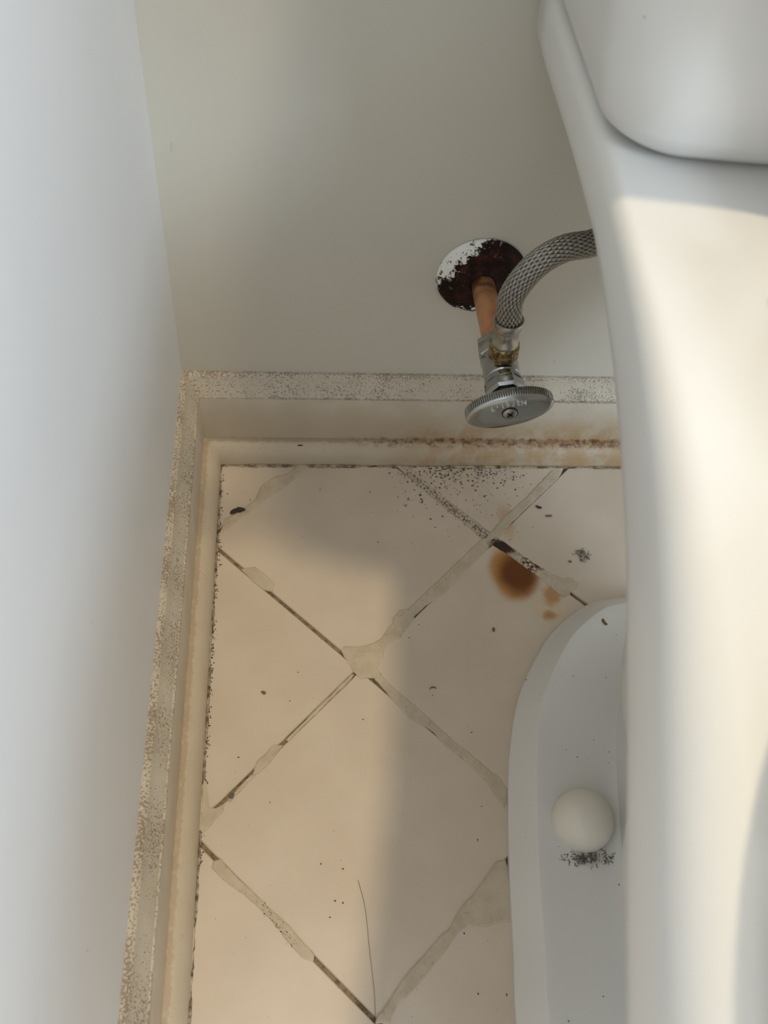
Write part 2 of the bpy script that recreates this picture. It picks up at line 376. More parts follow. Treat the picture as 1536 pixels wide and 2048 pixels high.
SMEARS = [
    [ (0.1147,-0.1892), (0.1158,-0.1864), (0.1262,-0.1871), (0.1363,-0.1845), (0.1435,-0.1795), (0.1491,-0.1710), (0.1556,-0.1641), (0.1605,-0.1665), (0.1591,-0.1723), (0.1556,-0.1791), (0.1505,-0.1813), (0.1441,-0.1868), (0.1417,-0.1945), (0.1395,-0.1989), (0.1377,-0.2043), (0.1445,-0.2141), (0.1518,-0.2216), (0.1644,-0.2343), (0.1741,-0.2447), (0.1853,-0.2569), (0.1931,-0.2640), (0.2040,-0.2749), (0.2132,-0.2837), (0.2160,-0.2903), (0.2133,-0.3004), (0.2056,-0.2854), (0.1908,-0.2678), (0.1804,-0.2588), (0.1719,-0.2477), (0.1601,-0.2403), (0.1504,-0.2289), (0.1414,-0.2172), (0.1360,-0.2096), (0.1263,-0.2095), (0.1216,-0.2040) ],
    [ (0.1546,-0.1653), (0.1650,-0.1551), (0.1832,-0.1372), (0.2025,-0.1177), (0.2226,-0.0974), (0.2269,-0.0942), (0.2311,-0.1002), (0.2267,-0.1048), (0.2074,-0.1243), (0.1928,-0.1407), (0.1753,-0.1531), (0.1643,-0.1641), (0.1580,-0.1726) ],
    [ (0.2302,-0.0919), (0.2440,-0.0754), (0.2623,-0.0584), (0.2892,-0.0290), (0.2962,-0.0295), (0.2922,-0.0357), (0.2667,-0.0613), (0.2491,-0.0788), (0.2343,-0.0966) ],
    [ (0.2309,-0.0983), (0.2385,-0.0984), (0.2486,-0.1080), (0.2603,-0.1186), (0.2720,-0.1280), (0.2790,-0.1313), (0.2864,-0.1319), (0.2908,-0.1363), (0.2886,-0.1405), (0.2839,-0.1405), (0.2821,-0.1458), (0.2781,-0.1470), (0.2749,-0.1442), (0.2687,-0.1366), (0.2641,-0.1307), (0.2543,-0.1214), (0.2427,-0.1102), (0.2315,-0.1012) ],
    [ (0.1638,-0.0247), (0.1706,-0.0247), (0.1844,-0.0418), (0.2023,-0.0625), (0.2200,-0.0802), (0.2319,-0.0942), (0.2275,-0.0984), (0.2139,-0.0825), (0.1981,-0.0654), (0.1802,-0.0449) ],
    [ (0.0450,-0.1223), (0.0531,-0.1209), (0.0609,-0.1273), (0.0671,-0.1347), (0.0658,-0.1404), (0.0597,-0.1387), (0.0513,-0.1307) ],
    [ (0.0277,-0.0893), (0.0308,-0.0780), (0.0464,-0.0668), (0.0523,-0.0605), (0.0568,-0.0466), (0.0677,-0.0367), (0.0777,-0.0338), (0.0866,-0.0236), (0.0927,-0.0253), (0.0755,-0.0451), (0.0700,-0.0494), (0.0597,-0.0583), (0.0491,-0.0692), (0.0362,-0.0807) ],
    [ (0.0569,-0.2754), (0.0577,-0.2711), (0.0590,-0.2678), (0.0692,-0.2571), (0.0735,-0.2575), (0.0666,-0.2671), (0.0595,-0.2737) ],
    [ (0.0241,-0.3102), (0.0245,-0.2962), (0.0259,-0.2781), (0.0280,-0.2873), (0.0295,-0.2965), (0.0339,-0.2973), (0.0383,-0.2946), (0.0376,-0.2983), (0.0333,-0.3028), (0.0317,-0.3061), (0.0270,-0.3100) ],
    [ (0.0344,-0.3288), (0.0381,-0.3280), (0.0458,-0.3365), (0.0612,-0.3508), (0.0679,-0.3574), (0.0795,-0.3680), (0.0926,-0.3820), (0.0921,-0.3846), (0.0876,-0.3834), (0.0795,-0.3752), (0.0713,-0.3649), (0.0630,-0.3562), (0.0528,-0.3471), (0.0409,-0.3391), (0.0342,-0.3323) ],
    [ (0.1267,-0.4177), (0.1275,-0.4150), (0.1307,-0.4133), (0.1322,-0.4109), (0.1404,-0.4007), (0.1495,-0.3909), (0.1603,-0.3816), (0.1682,-0.3739), (0.1720,-0.3720), (0.1763,-0.3647), (0.1821,-0.3587), (0.1921,-0.3492), (0.2045,-0.3345), (0.2092,-0.3338), (0.2100,-0.3420), (0.2096,-0.3548), (0.2086,-0.3687), (0.2003,-0.3678), (0.1933,-0.3703), (0.1825,-0.3692), (0.1755,-0.3730), (0.1706,-0.3781), (0.1657,-0.3845), (0.1611,-0.3883), (0.1473,-0.4024), (0.1385,-0.4095), (0.1332,-0.4173) ],
    [ (0.1514,-0.1652), (0.1569,-0.1579), (0.1648,-0.1580), (0.1657,-0.1646), (0.1586,-0.1742), (0.1530,-0.1741) ],
    [ (0.1211,-0.2086), (0.0781,-0.2534), (0.0775,-0.2530), (0.1205,-0.2082) ],
    [ (0.0560,-0.2772), (0.0423,-0.2918), (0.0417,-0.2912), (0.0554,-0.2766) ],
]
rs = random.Random(11)
for si_, L in enumerate(SMEARS):
    dz = 0.00003*si_                           # lumps of different thickness
    P = [Vector(p) for p in L]; Q = []
    for k in range(len(P)):
        a, b = P[k], P[(k+1) % len(P)]
        n = max(1, int((b-a).length/0.0022))
        for t in range(n):
            p = a + (b-a)*(t/n)
            Q.append(p + Vector((rs.uniform(-1,1), rs.uniform(-1,1)))*0.00035)
    Q = inset(Q, -0.0007); ins = inset(Q, 0.0006)
    bm = bmesh.new()
    lo = [bm.verts.new((p.x, p.y, -0.0015)) for p in Q]; mid = [bm.verts.new((p.x, p.y, 0.00025+dz)) for p in Q]; hi = [bm.verts.new((p.x, p.y, 0.0006+dz)) for p in ins]
    n = len(Q)
    for A, B in ((lo, mid), (mid, hi)):
        for k in range(n): bm.faces.new((A[k], A[(k+1)%n], B[(k+1)%n], B[k]))
    f = bm.faces.new(hi); bmesh.ops.triangulate(bm, faces=[f])
    bmesh.ops.recalc_face_normals(bm, faces=bm.faces)
    me = bpy.data.meshes.new('grout_smear'); bm.to_mesh(me); bm.free(); me.materials.append(MAT['smear'])
    o = bpy.data.objects.new('grout_smear', me); COL.objects.link(o); o.parent = floor

# skirting boards and shoe mouldings, mitred in the corner
BOARD = [(0,0),(0,0.0785),(0.0022,0.0785),(0.0042,0.0768),(0.0052,0.0735),(0.0072,0.0690),(0.0100,0.0650),(0.0108,0.0628),(0.0120,0.0624),(0.0124,0.0612),(0.0124,0.0)]
SHOE = [(0.0124,0),(0.0124,0.0182),(0.0150,0.0184),(0.0182,0.0172),(0.0212,0.0148),(0.0233,0.0112),(0.0245,0.0068),(0.0248,0.0)]
def run(name, prof, back, mat, label):
    n = 90; rings = []; rr = random.Random(5)
    for k in range(n+1):
        t = k/n; ring = []
        for d, z in prof:
            w = 0.0
            if back: ring.append((d + (XR-d)*t**1.6, -d, z))
            else: ring.append((d, -d + (YF+d)*t**1.6, z))
        rings.append(ring)
    V, F = loft(rings)
    return tag(mesh(name, V, F, mat, smooth=True, angle=32), label, kind='structure')
run('baseboard_back', BOARD, True, MAT['board_b'], 'white baseboard with dusty ledge along the back wall')
run('baseboard_left', BOARD, False, MAT['board_l'], 'white baseboard with speckled ledges along the left wall')
run('trim_1', SHOE, True, MAT['board_b'], 'rounded shoe moulding at the foot of the back baseboard')
run('trim_2', SHOE, False, MAT['board_l'], 'rounded shoe moulding at the foot of the left baseboard')
def bead(name, a, b, r, label):
    a, b = Vector(a), Vector(b); n = int((b-a).length/0.002); rr = random.Random(len(name)*7)
    path = []; rad = []; k = 0.5
    for i in range(n+1):
        k += rr.uniform(-0.28, 0.28); k = max(0.15, min(1.0, k))
        path.append(a+(b-a)*(i/n)+Vector((rr.uniform(-1,1), rr.uniform(-1,1), 0))*0.0003); rad.append(r*k)
    V, F = tube(path, rad, 7)
    return tag(mesh(name, V, F, MAT['caulk'], smooth=True), label, kind='structure')
bead('trim_3', (0.0255, -0.0255, 0.0002), (0.60, -0.0258, 0.0002), 0.0016, 'grimy caulk line between the back shoe moulding and the tiles')
bead('trim_4', (0.0255, -0.0255, 0.0002), (0.0255, -0.75, 0.0002), 0.0011, 'grimy caulk line between the left shoe moulding and the tiles')

# ------------------------------------------------------------------ the toilet
TX = 0.335
toilet = empty('toilet')
tag(toilet, 'white porcelain toilet beside the left wall, its rim and tank cut by the frame', 'toilet')
CY = -0.40; N = 288
def half_to_poly(half):
    """half: (x,y) points of the left side from the rear centre to the front centre; mirrored, smoothed and sampled by angle"""
    P = [Vector((x, y)) for x, y in half]
    P = P + [Vector((2*TX-p.x, p.y)) for p in reversed(P)]
    n = len(P); D = []
    for i in range(n):
        a, b, c, d = P[i-1], P[i], P[(i+1) % n], P[(i+2) % n]
        for k in range(14):
            t = k/14; D.append(0.5*((2*b)+(c-a)*t+(2*a-5*b+4*c-d)*t*t+(3*b-a-3*c+d)*t**3))
    C = Vector((TX, CY)); ang = sorted(((math.atan2((p-C).y, (p-C).x), (p-C).length) for p in D))
    ang = [(ang[-1][0]-2*math.pi, ang[-1][1])] + ang + [(ang[0][0]+2*math.pi, ang[0][1])]
    out = []; k = 0
    for i in range(N):
        t = -math.pi + 2*math.pi*i/N
        while k < len(ang)-2 and ang[k+1][0] < t: k += 1
        a0, r0 = ang[k]; a1, r1 = ang[k+1]
        r = r0 + (r1-r0)*((t-a0)/max(1e-9, a1-a0))
        out.append(C + Vector((math.cos(t), math.sin(t)))*r)
    return out
def ring(poly, z, off=0.0, sx=1.0, sy=1.0, cy=CY):
    p = inset(poly, off) if off else poly
    return [(TX+(q.x-TX)*sx, cy+(q.y-cy)*sy, z) for q in p]
RIM = half_to_poly([(0.320,-0.006),(0.26,-0.006),(0.222,-0.006),(0.2075,-0.0075),(0.2045,-0.014),(0.2040,-0.05),(0.2045,-0.10),(0.2040,-0.15),(0.2025,-0.20),(0.2000,-0.25),(0.1962,-0.29),(0.1912,-0.33),(0.1840,-0.37),(0.1755,-0.41),(0.1668,-0.45),(0.1575,-0.50),(0.1545,-0.55),(0.162,-0.61),(0.188,-0.67),(0.227,-0.712),(0.281,-0.735),(0.320,-0.740)])
FOOT = half_to_poly([(0.325,-0.150),(0.3197,-0.1505),(0.2944,-0.1556),(0.2669,-0.1755),(0.2489,-0.1983),(0.2322,-0.2282),(0.2215,-0.2634),(0.2157,-0.2965),(0.2102,-0.3423),(0.2068,-0.3841),(0.2033,-0.4219),(0.205,-0.48),(0.215,-0.54),(0.235,-0.59),(0.275,-0.625),(0.32,-0.635)])
HOLE = []
for i in range(N):
    t = -math.pi+2*math.pi*i/N; d = Vector((math.cos(t), math.sin(t))); o0 = Vector((TX, CY))
    # ray from the sampling centre to the ellipse of the bowl opening
    cx, cy, ax, ay = TX, -0.515, 0.112, 0.150
    px, py = (o0.x-cx)/ax, (o0.y-cy)/ay; dx, dy = d.x/ax, d.y/ay
    A = dx*dx+dy*dy; B = 2*(px*dx+py*dy); Cc = px*px+py*py-1
    tt = (-B+math.sqrt(max(0, B*B-4*A*Cc)))/(2*A); HOLE.append(o0+d*tt)
ZD = 0.370
def zb(y):                                   # the underside of the rim lies lower towards the bowl
    t = max(0.0, min(1.0, (-0.18-y)/0.18)); return 0.343 - 0.025*t
def low(off, dz): return [(p.x, p.y, zb(p.y)+dz) for p in (inset(RIM, off) if off else RIM)]
def soft(drop, off):                         # the rounded edge grows softer towards the bowl
    P1 = inset(RIM, off) if off else RIM; P2 = inset(RIM, off*2.7) if off else RIM; out = []
    for a, b, c in zip(RIM, P1, P2):
        t = max(0.0, min(1.0, (-0.22-a.y)/0.18)); p = b + (c-b)*t; out.append((p.x, p.y, ZD-drop*(1+1.3*t)))
    return out
def body(poly, z, s0, s1, sy):               # slender at the rear, full towards the bowl
    out = []
    for p in poly:
        t = max(0.0, min(1.0, (-0.25-p.y)/0.14)); t = t*t*(3-2*t)
        out.append((TX+(p.x-TX)*(s0+(s1-s0)*t), CY+(p.y-CY)*sy, z))
    return out
rings = [body(FOOT, 0.150, 0.44, 0.84, 0.80), body(FOOT, 0.20, 0.52, 0.94, 0.80), body(RIM, 0.25, 0.48, 0.80, 0.70), body(RIM, 0.285, 0.60, 0.88, 0.76),
         low(0.020, -0.022), low(0.011, -0.013), low(0.0040, -0.005), low(0.0010, 0.001), low(0.0, 0.008), soft(0.0080, 0.0), soft(0.0045, 0.0006),
         soft(0.0020, 0.0020), soft(0.0005, 0.0040), soft(0.0, 0.0064), ring(RIM, ZD, 0, 0.82, 0.92),
         [(p.x, p.y, ZD) for p in inset(HOLE, -0.006)], [(p.x, p.y, ZD-0.003) for p in inset(HOLE, -0.001)], [(p.x, p.y, ZD-0.02) for p in HOLE],
         ring(HOLE, 0.30, 0, 0.97, 0.97, -0.515), ring(HOLE, 0.24, 0, 0.80, 0.80, -0.50), ring(HOLE, 0.18, 0, 0.50, 0.50, -0.47), ring(HOLE, 0.155, 0, 0.25, 0.25, -0.46)]
V, F = loft(rings, cap0=False)
mesh('bowl', V, F, MAT['china'], toilet, smooth=True)
rings = [ring(FOOT, 0.0), ring(FOOT, 0.004, 0.0002), ring(FOOT, 0.0190, 0.0120), ring(FOOT, 0.0212, 0.0145), ring(FOOT, 0.0212, 0.0158), ring(FOOT, 0.0200, 0.021),
         body(FOOT, 0.0165, 0.54, 0.58, 0.84), body(FOOT, 0.020, 0.46, 0.50, 0.79), body(FOOT, 0.032, 0.42, 0.46, 0.75), body(FOOT, 0.055, 0.39, 0.50, 0.74), body(FOOT, 0.10, 0.40, 0.68, 0.76), body(FOOT, 0.150, 0.44, 0.84, 0.80)]
V, F = loft(rings, cap1=False)
mesh('pedestal', V, F, MAT['china'], toilet, smooth=True, angle=28)
# trapway swelling on each flank of the pedestal
for s in (-1, 1):
    P = catmull([(TX+s*0.030,-0.50,0.20),(TX+s*0.040,-0.42,0.14),(TX+s*0.042,-0.34,0.110),(TX+s*0.040,-0.270,0.100),(TX+s*0.030,-0.225,0.15),(TX+s*0.02,-0.20,0.26)], 10)
    V, F = tube(P, 0.027, 20); mesh('trapway', V, F, MAT['china'], toilet, smooth=True)
# bolt caps
for s in (-1, 1):
    cx = TX + s*0.0795
    prof = [(0.0160, 0.0186), (0.0180, 0.0190), (0.0235, 0.0188), (0.0275, 0.0178), (0.0315, 0.0158), (0.0350, 0.0125), (0.0372, 0.0083), (0.0381, 0.0040), (0.0383, 0.0005)]
    V, F = lathe((cx, -0.3175, 0.0), (0, 0, 1), prof, 48)
    o = mesh('bolt_cap', V, F, MAT['cap'], toilet, smooth=True); o['label'] = 'domed cream plastic bolt cap'
# tank
def rrect(x0, x1, y0, y1, r, z, seg=12, bulge=0.0):
    out = []
    for cx, cy, a0 in ((x1-r, y1-r, 0), (x0+r, y1-r, 90), (x0+r, y0+r, 180), (x1-r, y0+r, 270)):
        for k in range(seg+1):
            a = math.radians(a0+90*k/seg); x = cx+r*math.cos(a); y = cy+r*math.sin(a); out.append([x, y])
    res = []
    for i, p in enumerate(out):
        res.append(p)
        q = out[(i+1) % len(out)]
        if (i+1) % (seg+1) == 0:
            for k in range(1, 10): res.append([p[0]+(q[0]-p[0])*k/10, p[1]+(q[1]-p[1])*k/10])
    fin = []
    for x, y in res:
        t = (x-TX)/((x1-x0)/2)
        if y < (y0+y1)/2: y -= bulge*(1-t*t)
        fin.append((x, y, z))
    return fin
def tank_ring(z, xl, yf, r): return rrect(xl, 2*TX-xl, yf, -0.022, r, z, 12, 0.008)
tr = [tank_ring(0.3712, 0.2170, -0.1590, 0.026), tank_ring(0.3730, 0.2095, -0.1670, 0.027), tank_ring(0.377, 0.2055, -0.1708, 0.028), tank_ring(0.384, 0.2030, -0.1730, 0.029),
      tank_ring(0.400, 0.2005, -0.1750, 0.032), tank_ring(0.43, 0.1970, -0.1765, 0.036), tank_ring(0.50, 0.1880, -0.178, 0.040), tank_ring(0.60, 0.176, -0.180, 0.042), tank_ring(0.715, 0.165, -0.182, 0.043)]
V, F = loft(tr); mesh('tank', V, F, MAT['china'], toilet, smooth=True, angle=50)
tl = [tank_ring(0.715, 0.160, -0.183, 0.045), tank_ring(0.718, 0.156, -0.186, 0.047), tank_ring(0.738, 0.156, -0.186, 0.047), tank_ring(0.746, 0.160, -0.183, 0.045), tank_ring(0.750, 0.170, -0.174, 0.040)]
V, F = loft(tl); mesh('tank_lid', V, F, MAT['china'], toilet, smooth=True, angle=40)
V, F = merge([lathe((0.190, -0.180, 0.67), (0, -1, 0), [(0,0.014),(0.006,0.014),(0.010,0.010),(0.018,0.008)], 24), tube([Vector((0.190,-0.202,0.67)), Vector((0.165,-0.206,0.667)), Vector((0.130,-0.207,0.66))], [0.006,0.007,0.008], 12)])
mesh('flush_lever', V, F, MAT['chrome'], toilet, smooth=True, angle=40)
# seat (down) and lid (raised against the tank)
def seat_outline(off=0.0):
    out = []
    for i in range(120):
        t = 2*math.pi*i/120; x = TX+(0.166-off)*math.sin(t); y = -0.530+(0.196-off)*math.cos(t)
        out.append((x, y))
    return out
def seat_in():
    return [(TX+0.105*math.sin(2*math.pi*i/120), -0.530+0.128*math.cos(2*math.pi*i/120)) for i in range(120)]
so, si = seat_outline(), seat_in()
so1 = seat_outline(0.006)
rg = [[(x,y,0.383) for x,y in si], [(x,y,0.383) for x,y in so1], [(x,y,0.389) for x,y in so], [(x,y,0.396) for x,y in so], [(x,y,0.402) for x,y in so1], [(x,y,0.404) for x,y in seat_outline(0.02)], [(x,y,0.399) for x,y in si]]
V, F = loft(rg, cap0=False, cap1=False); n_ = 120
F += [(6*n_+i, 6*n_+(i+1)%n_, (i+1)%n_, i) for i in range(n_)]
neck = box_vf(TX-0.085, TX+0.085, -0.375, -0.255, 0.385, 0.400)
V, F = merge([(V, F), neck]); seat = mesh('seat', V, F, MAT['plastic'], toilet, smooth=True, angle=35)
for sx in (-1, 1):
    for yy in (-0.45, -0.62):
        V, F = box_vf(TX+sx*0.138-0.006, TX+sx*0.138+0.006, yy-0.012, yy+0.012, ZD-0.001, 0.384); mesh('bumper', V, F, MAT['plastic'], seat)
lidp = [(-0.056,0.0),(-0.064,0.008),(-0.070,0.020),(-0.077,0.035),(-0.088,0.050),(-0.110,0.068),(-0.140,0.095),(-0.158,0.14),(-0.164,0.19),(-0.160,0.25),(-0.140,0.31),(-0.105,0.355),(-0.055,0.380),(0,0.386)]
lidp = lidp + [(-x, h) for x, h in reversed(lidp[:-1])]
def lid_pt(x, h, t): return (TX+x, -0.1960 + h*0.001/0.38 - t, 0.392 + h)
V, F = loft([[lid_pt(x*0.98, h, 0.0) for x, h in lidp], [lid_pt(x, h, 0.004) for x, h in lidp], [lid_pt(x, h, 0.010) for x, h in lidp], [lid_pt(x*0.98, h, 0.014) for x, h in lidp]])
mesh('lid', V, F, MAT['plastic'], toilet, smooth=True, angle=40)
for s in (-1, 1):
    V, F = merge([lathe((TX+s*0.052, -0.228, ZD), (0,0,1), [(0,0.014),(0.012,0.014),(0.022,0.011),(0.026,0.006)], 24), box_vf(TX+s*0.052-0.012, TX+s*0.052+0.012, -0.258, -0.205, 0.384, 0.400)])
    mesh('hinge', V, F, MAT['plastic'], toilet, smooth=True, angle=40)

# ------------------------------------------------------------------ water pipe, plate, valve, hose
AX = Vector((0.022, -1.0, 0.0)).normalized()
A0 = Vector((EX, 0.0, EZ))
def axp(d): return A0 + AX*(d/abs(AX.y))
V, F = lathe(axp(-0.02), AX, [(0, 0.0079), (0.090, 0.0079)], 40)
tag(mesh('water_pipe', V, F, MAT['copper'], smooth=True, angle=40), 'short copper pipe stub coming out of the back wall', 'pipe')
V, F = lathe(A0, (0, -1, 0), [(0.0002, 0.0300), (0.0012, 0.0304), (0.0028, 0.0298), (0.0052, 0.0268), (0.0072, 0.0215), (0.0084, 0.0150), (0.0092, 0.0100), (0.0105, 0.0090), (0.0105, 0.0082), (0.004, 0.0082)], 72)
tag(mesh('escutcheon_plate', V, F, MAT['plate'], smooth=True, angle=50), 'round rusted wall plate with white paint flakes around the copper pipe', 'wall plate')

valve = empty('shutoff_valve'); tag(valve, 'chrome water shutoff valve with oval knurled handle on the copper pipe', 'valve')
V, F = lathe(axp(0.064), AX, [(0, 0.0105), (0.0015, 0.0128), (0.0140, 0.0128), (0.0155, 0.0112)], 6, 0.3)
mesh('compression_nut', V, F, MAT['steel'], valve)
V, F = lathe(axp(0.078), AX, [(0, 0.0105), (0.001, 0.0112), (0.019, 0.0112), (0.0198, 0.0106), (0.0204, 0.0106)], 48)
mesh('valve_body', V, F, MAT['chrome'], valve, smooth=True, angle=35)
V, F = lathe(axp(0.0982), AX, [(0, 0.0108), (0.0008, 0.0118), (0.0045, 0.0122)], 48)
V2, F2 = lathe(axp(0.1025), AX, [(0, 0.0124), (0.0065, 0.0124), (0.0082, 0.0108)], 8, 0.2)
V, F = merge([(V, F), (V2, F2)]); mesh('bonnet_nut', V, F, MAT['chrome'], valve, smooth=True, angle=25)
V, F = lathe(axp(0.109), AX, [(0, 0.0085), (0.010, 0.0085)], 32); o = mesh('stem', V, F, MAT['rubber'], valve, smooth=True, angle=40); o['label'] = 'black valve stem'
OUT = Vector((-0.05, 0.02, 1.0)).normalized(); B0 = axp(0.0875)
V, F = lathe(B0, OUT, [(0.004, 0.0080), (0.0135, 0.0080)], 32); mesh('outlet', V, F, MAT['chrome'], valve, smooth=True, angle=40)

# oval handle
HA, HB, ROT = 0.0266, 0.0138, math.radians(19)
HC = axp(0.122)
HU = (Vector((1, 0, 0))*math.cos(ROT) + Vector((0, 0, 1))*math.sin(ROT)); HW = (-Vector((1, 0, 0))*math.sin(ROT) + Vector((0, 0, 1))*math.cos(ROT)); HN = Vector((0, -1, 0))
def hp(u, w, n): return HC + HU*u + HW*w + HN*n
NK = 92; NV = NK*4
# even spacing along the ellipse
def ell_even(n):
    D = [(HA*math.cos(2*math.pi*i/4000), HB*math.sin(2*math.pi*i/4000)) for i in range(4001)]
    L = [0.0]
    for i in range(4000): L.append(L[-1]+math.hypot(D[i+1][0]-D[i][0], D[i+1][1]-D[i][1]))
    out = []; k = 0
    for i in range(n):
        s = L[-1]*i/n
        while L[k+1] < s: k += 1
        out.append(D[k])
    return out
EL = ell_even(NV)
def hring(off, n, knurl=0.0):
    r = []
    for i, (x, y) in enumerate(EL):
        nx, ny = x/HA**2, y/HB**2; l = math.hypot(nx, ny); nx /= l; ny /= l
        d = off - (knurl if (i % 4) in (2, 3) else 0.0)
        r.append(hp(x+nx*d, y+ny*d, n))
    return r
def hsc(s, n): return [hp(x*s, y*s, n) for x, y in EL]
V, F = loft([hsc(0.3, -0.0062), hring(-0.003, -0.0062), hring(-0.0008, -0.0056, 0.0), hring(0, -0.0050, 0.00075), hring(0, 0.0002, 0.00075), hring(-0.0004, 0.0008, 0.0),
             hring(-0.0014, 0.0014), hring(-0.0032, 0.0018), hsc(0.70, 0.0021), hsc(0.42, 0.0023), hsc(0.1, 0.0024)])
handle = mesh('handle', V, F, MAT['chrome'], valve, smooth=True, angle=38)
V, F = lathe(hp(0, 0, 0.0018), HN, [(0, 0.0042), (0.0011, 0.0042), (0.0017, 0.0034), (0.0020, 0.0018), (0.0021, 0.0002)], 32)
Vr, Fr = lathe(hp(0, 0, 0.0016), HN, [(0, 0.0049), (0.0009, 0.0049)], 32); mesh('screw_recess_shade', Vr, Fr, MAT['rubber'], handle)  # black disc, shade of the recess put in as colour
screw = mesh('screw', V, F, MAT['steel'], handle, smooth=True, angle=50)
cu, cw = HU*math.cos(0.6)+HW*math.sin(0.6), -HU*math.sin(0.6)+HW*math.cos(0.6)
parts = []
for a, b in ((cu, cw), (cw, cu)):
    c0 = hp(0, 0, 0.0030); vs = []
    for dn in (0, 0.0011):
        for su, sw in ((-1,-1),(1,-1),(1,1),(-1,1)): vs.append(c0 + a*(su*0.0021) + b*(sw*0.00055) + HN*dn)
    parts.append((vs, [(0,1,2,3),(4,5,6,7),(0,1,5,4),(1,2,6,5),(2,3,7,6),(3,0,4,7)]))
V, F = merge(parts); mesh('cross_slot_shade', V, F, MAT['rubber'], screw)  # black cross, the dark inside the slot painted as shade

def letters(chars, place, size, mat, name, parent, depth=0.0003):
    """raised lettering: chars placed one by one; place(i) -> (u, w, angle) on the handle face"""
    bm = bmesh.new()
    for i, ch in enumerate(chars):
        if ch == ' ': continue
        cd = bpy.data.curves.new('t', 'FONT'); cd.body = ch; cd.size = size; cd.align_x = 'CENTER'; cd.align_y = 'CENTER'; cd.extrude = depth; cd.resolution_u = 3; cd.offset = 0.00010
        to = bpy.data.objects.new('t', cd); COL.objects.link(to)
        bpy.context.view_layer.update()
        me = bpy.data.meshes.new_from_object(to.evaluated_get(bpy.context.evaluated_depsgraph_get()))
        u, w, a = place(i); ca, sa = math.cos(a), math.sin(a)
        for vv in me.vertices:
            x, y, z = vv.co; X = u + x*ca - y*sa; Y = w + x*sa + y*ca
            rr = math.hypot(X/HA, Y/HB); nh = 0.0024 - 0.0010*max(0, rr-0.3)**1.3
            vv.co = hp(X, Y, nh + z)
        bm.from_mesh(me); bpy.data.objects.remove(to, do_unlink=True); bpy.data.meshes.remove(me)
    me = bpy.data.meshes.new(name); bmesh.ops.recalc_face_normals(bm, faces=bm.faces); bm.to_mesh(me); bm.free(); me.materials.append(mat)
    o = bpy.data.objects.new(name, me); COL.objects.link(o); o.parent = parent; return o
txt = 'NSF61-9'
def place_txt(i):
    t = (i-3)/3.0
    return (-t*0.0093, 0.0080 - 0.0014*t*t, math.pi + 0.28*t*0.6)
letters(txt, place_txt, 0.0048, MAT['bright'], 'embossed_lettering', handle, 0.00065)
# worn oblong maker's emblem at the end of the handle: raised outline and a few worn strokes
parts = []
def bar(u0, w0, u1, w1, h=0.00022):
    vs = []; d = Vector((u1-u0, w1-w0)); nn = Vector((-d.y, d.x)).normalized()*h
    for dn in (0.0010, 0.00215):
        for (a, b) in ((u0-nn.x, w0-nn.y), (u1-nn.x, w1-nn.y), (u1+nn.x, w1+nn.y), (u0+nn.x, w0+nn.y)): vs.append(hp(a, b, dn))
    parts.append((vs, [(0,1,2,3),(4,5,6,7),(0,1,5,4),(1,2,6,5),(2,3,7,6),(3,0,4,7)]))
eo = [(0.0085,0.0042),(0.0120,0.0046),(0.0190,0.0040),(0.0205,0.0030),(0.0205,-0.0006),(0.0190,-0.0022),(0.0120,-0.0026)]
for a, b in zip(eo, eo[1:]): bar(*a, *b)
for k in range(5):
    u = 0.0095 + k*0.0021
    bar(u, -0.0010, u+0.0002, 0.0026, 0.0002)
    if k % 2 == 0: bar(u, 0.0026, u+0.0013, 0.0022, 0.0002)
V, F = merge(parts); mesh('worn_emblem', V, F, MAT['steel'], handle)

# braided hose
hose = empty('supply_hose'); tag(hose, 'braided steel supply hose curving from the shutoff valve up behind the toilet', 'hose')
V, F = lathe(B0, OUT, [(0.0112, 0.0080), (0.0116, 0.0092), (0.0205, 0.0092), (0.0215, 0.0080)], 40)
nb = len(V)
for i, p in enumerate(V):                       # coarse grips on the coupling nut
    k = i % 40; a = Vector(p) - (B0 + OUT*((Vector(p)-B0).dot(OUT)))
    if (k % 4) < 2: V[i] = Vector(p) - a*0.045
mesh('coupling_nut', V, F, MAT['brass'], hose, smooth=True, angle=20)
F0 = B0 + OUT*0.0200
V, F = lathe(F0, OUT, [(0, 0.0074), (0.0012, 0.0082), (0.0032, 0.0082), (0.0040, 0.0077), (0.0120, 0.0075), (0.0130, 0.0080), (0.0155, 0.0088), (0.0192, 0.0092), (0.0200, 0.0090), (0.0200, 0.0080), (0.013, 0.0070)], 44)
mesh('crimp_ferrule', V, F, MAT['steel'], hose, smooth=True, angle=40)
T0 = F0 + OUT*0.010
HP = [T0, F0+OUT*0.0190, Vector((0.2042,-0.0868,0.2265)), Vector((0.2085,-0.0860,0.2405)), Vector((0.2172,-0.0837,0.2520)), Vector((0.2300,-0.0800,0.2580)), Vector((0.2460,-0.0760,0.2590)), Vector((0.2600,-0.0690,0.2620)), Vector((0.2680,-0.0610,0.2720)), Vector((0.2700,-0.0560,0.2880))]
def resample(P, step):
    out = [P[0]]; acc = 0
    for a, b in zip(P, P[1:]):
        L = (b-a).length; t = step-acc
        while t <= L: out.append(a+(b-a)*(t/L)); t += step
        acc = (acc+L) % step
    return out
path = resample(catmull(HP, 60), 0.00042)
NC = 19; PITCH = 0.0050
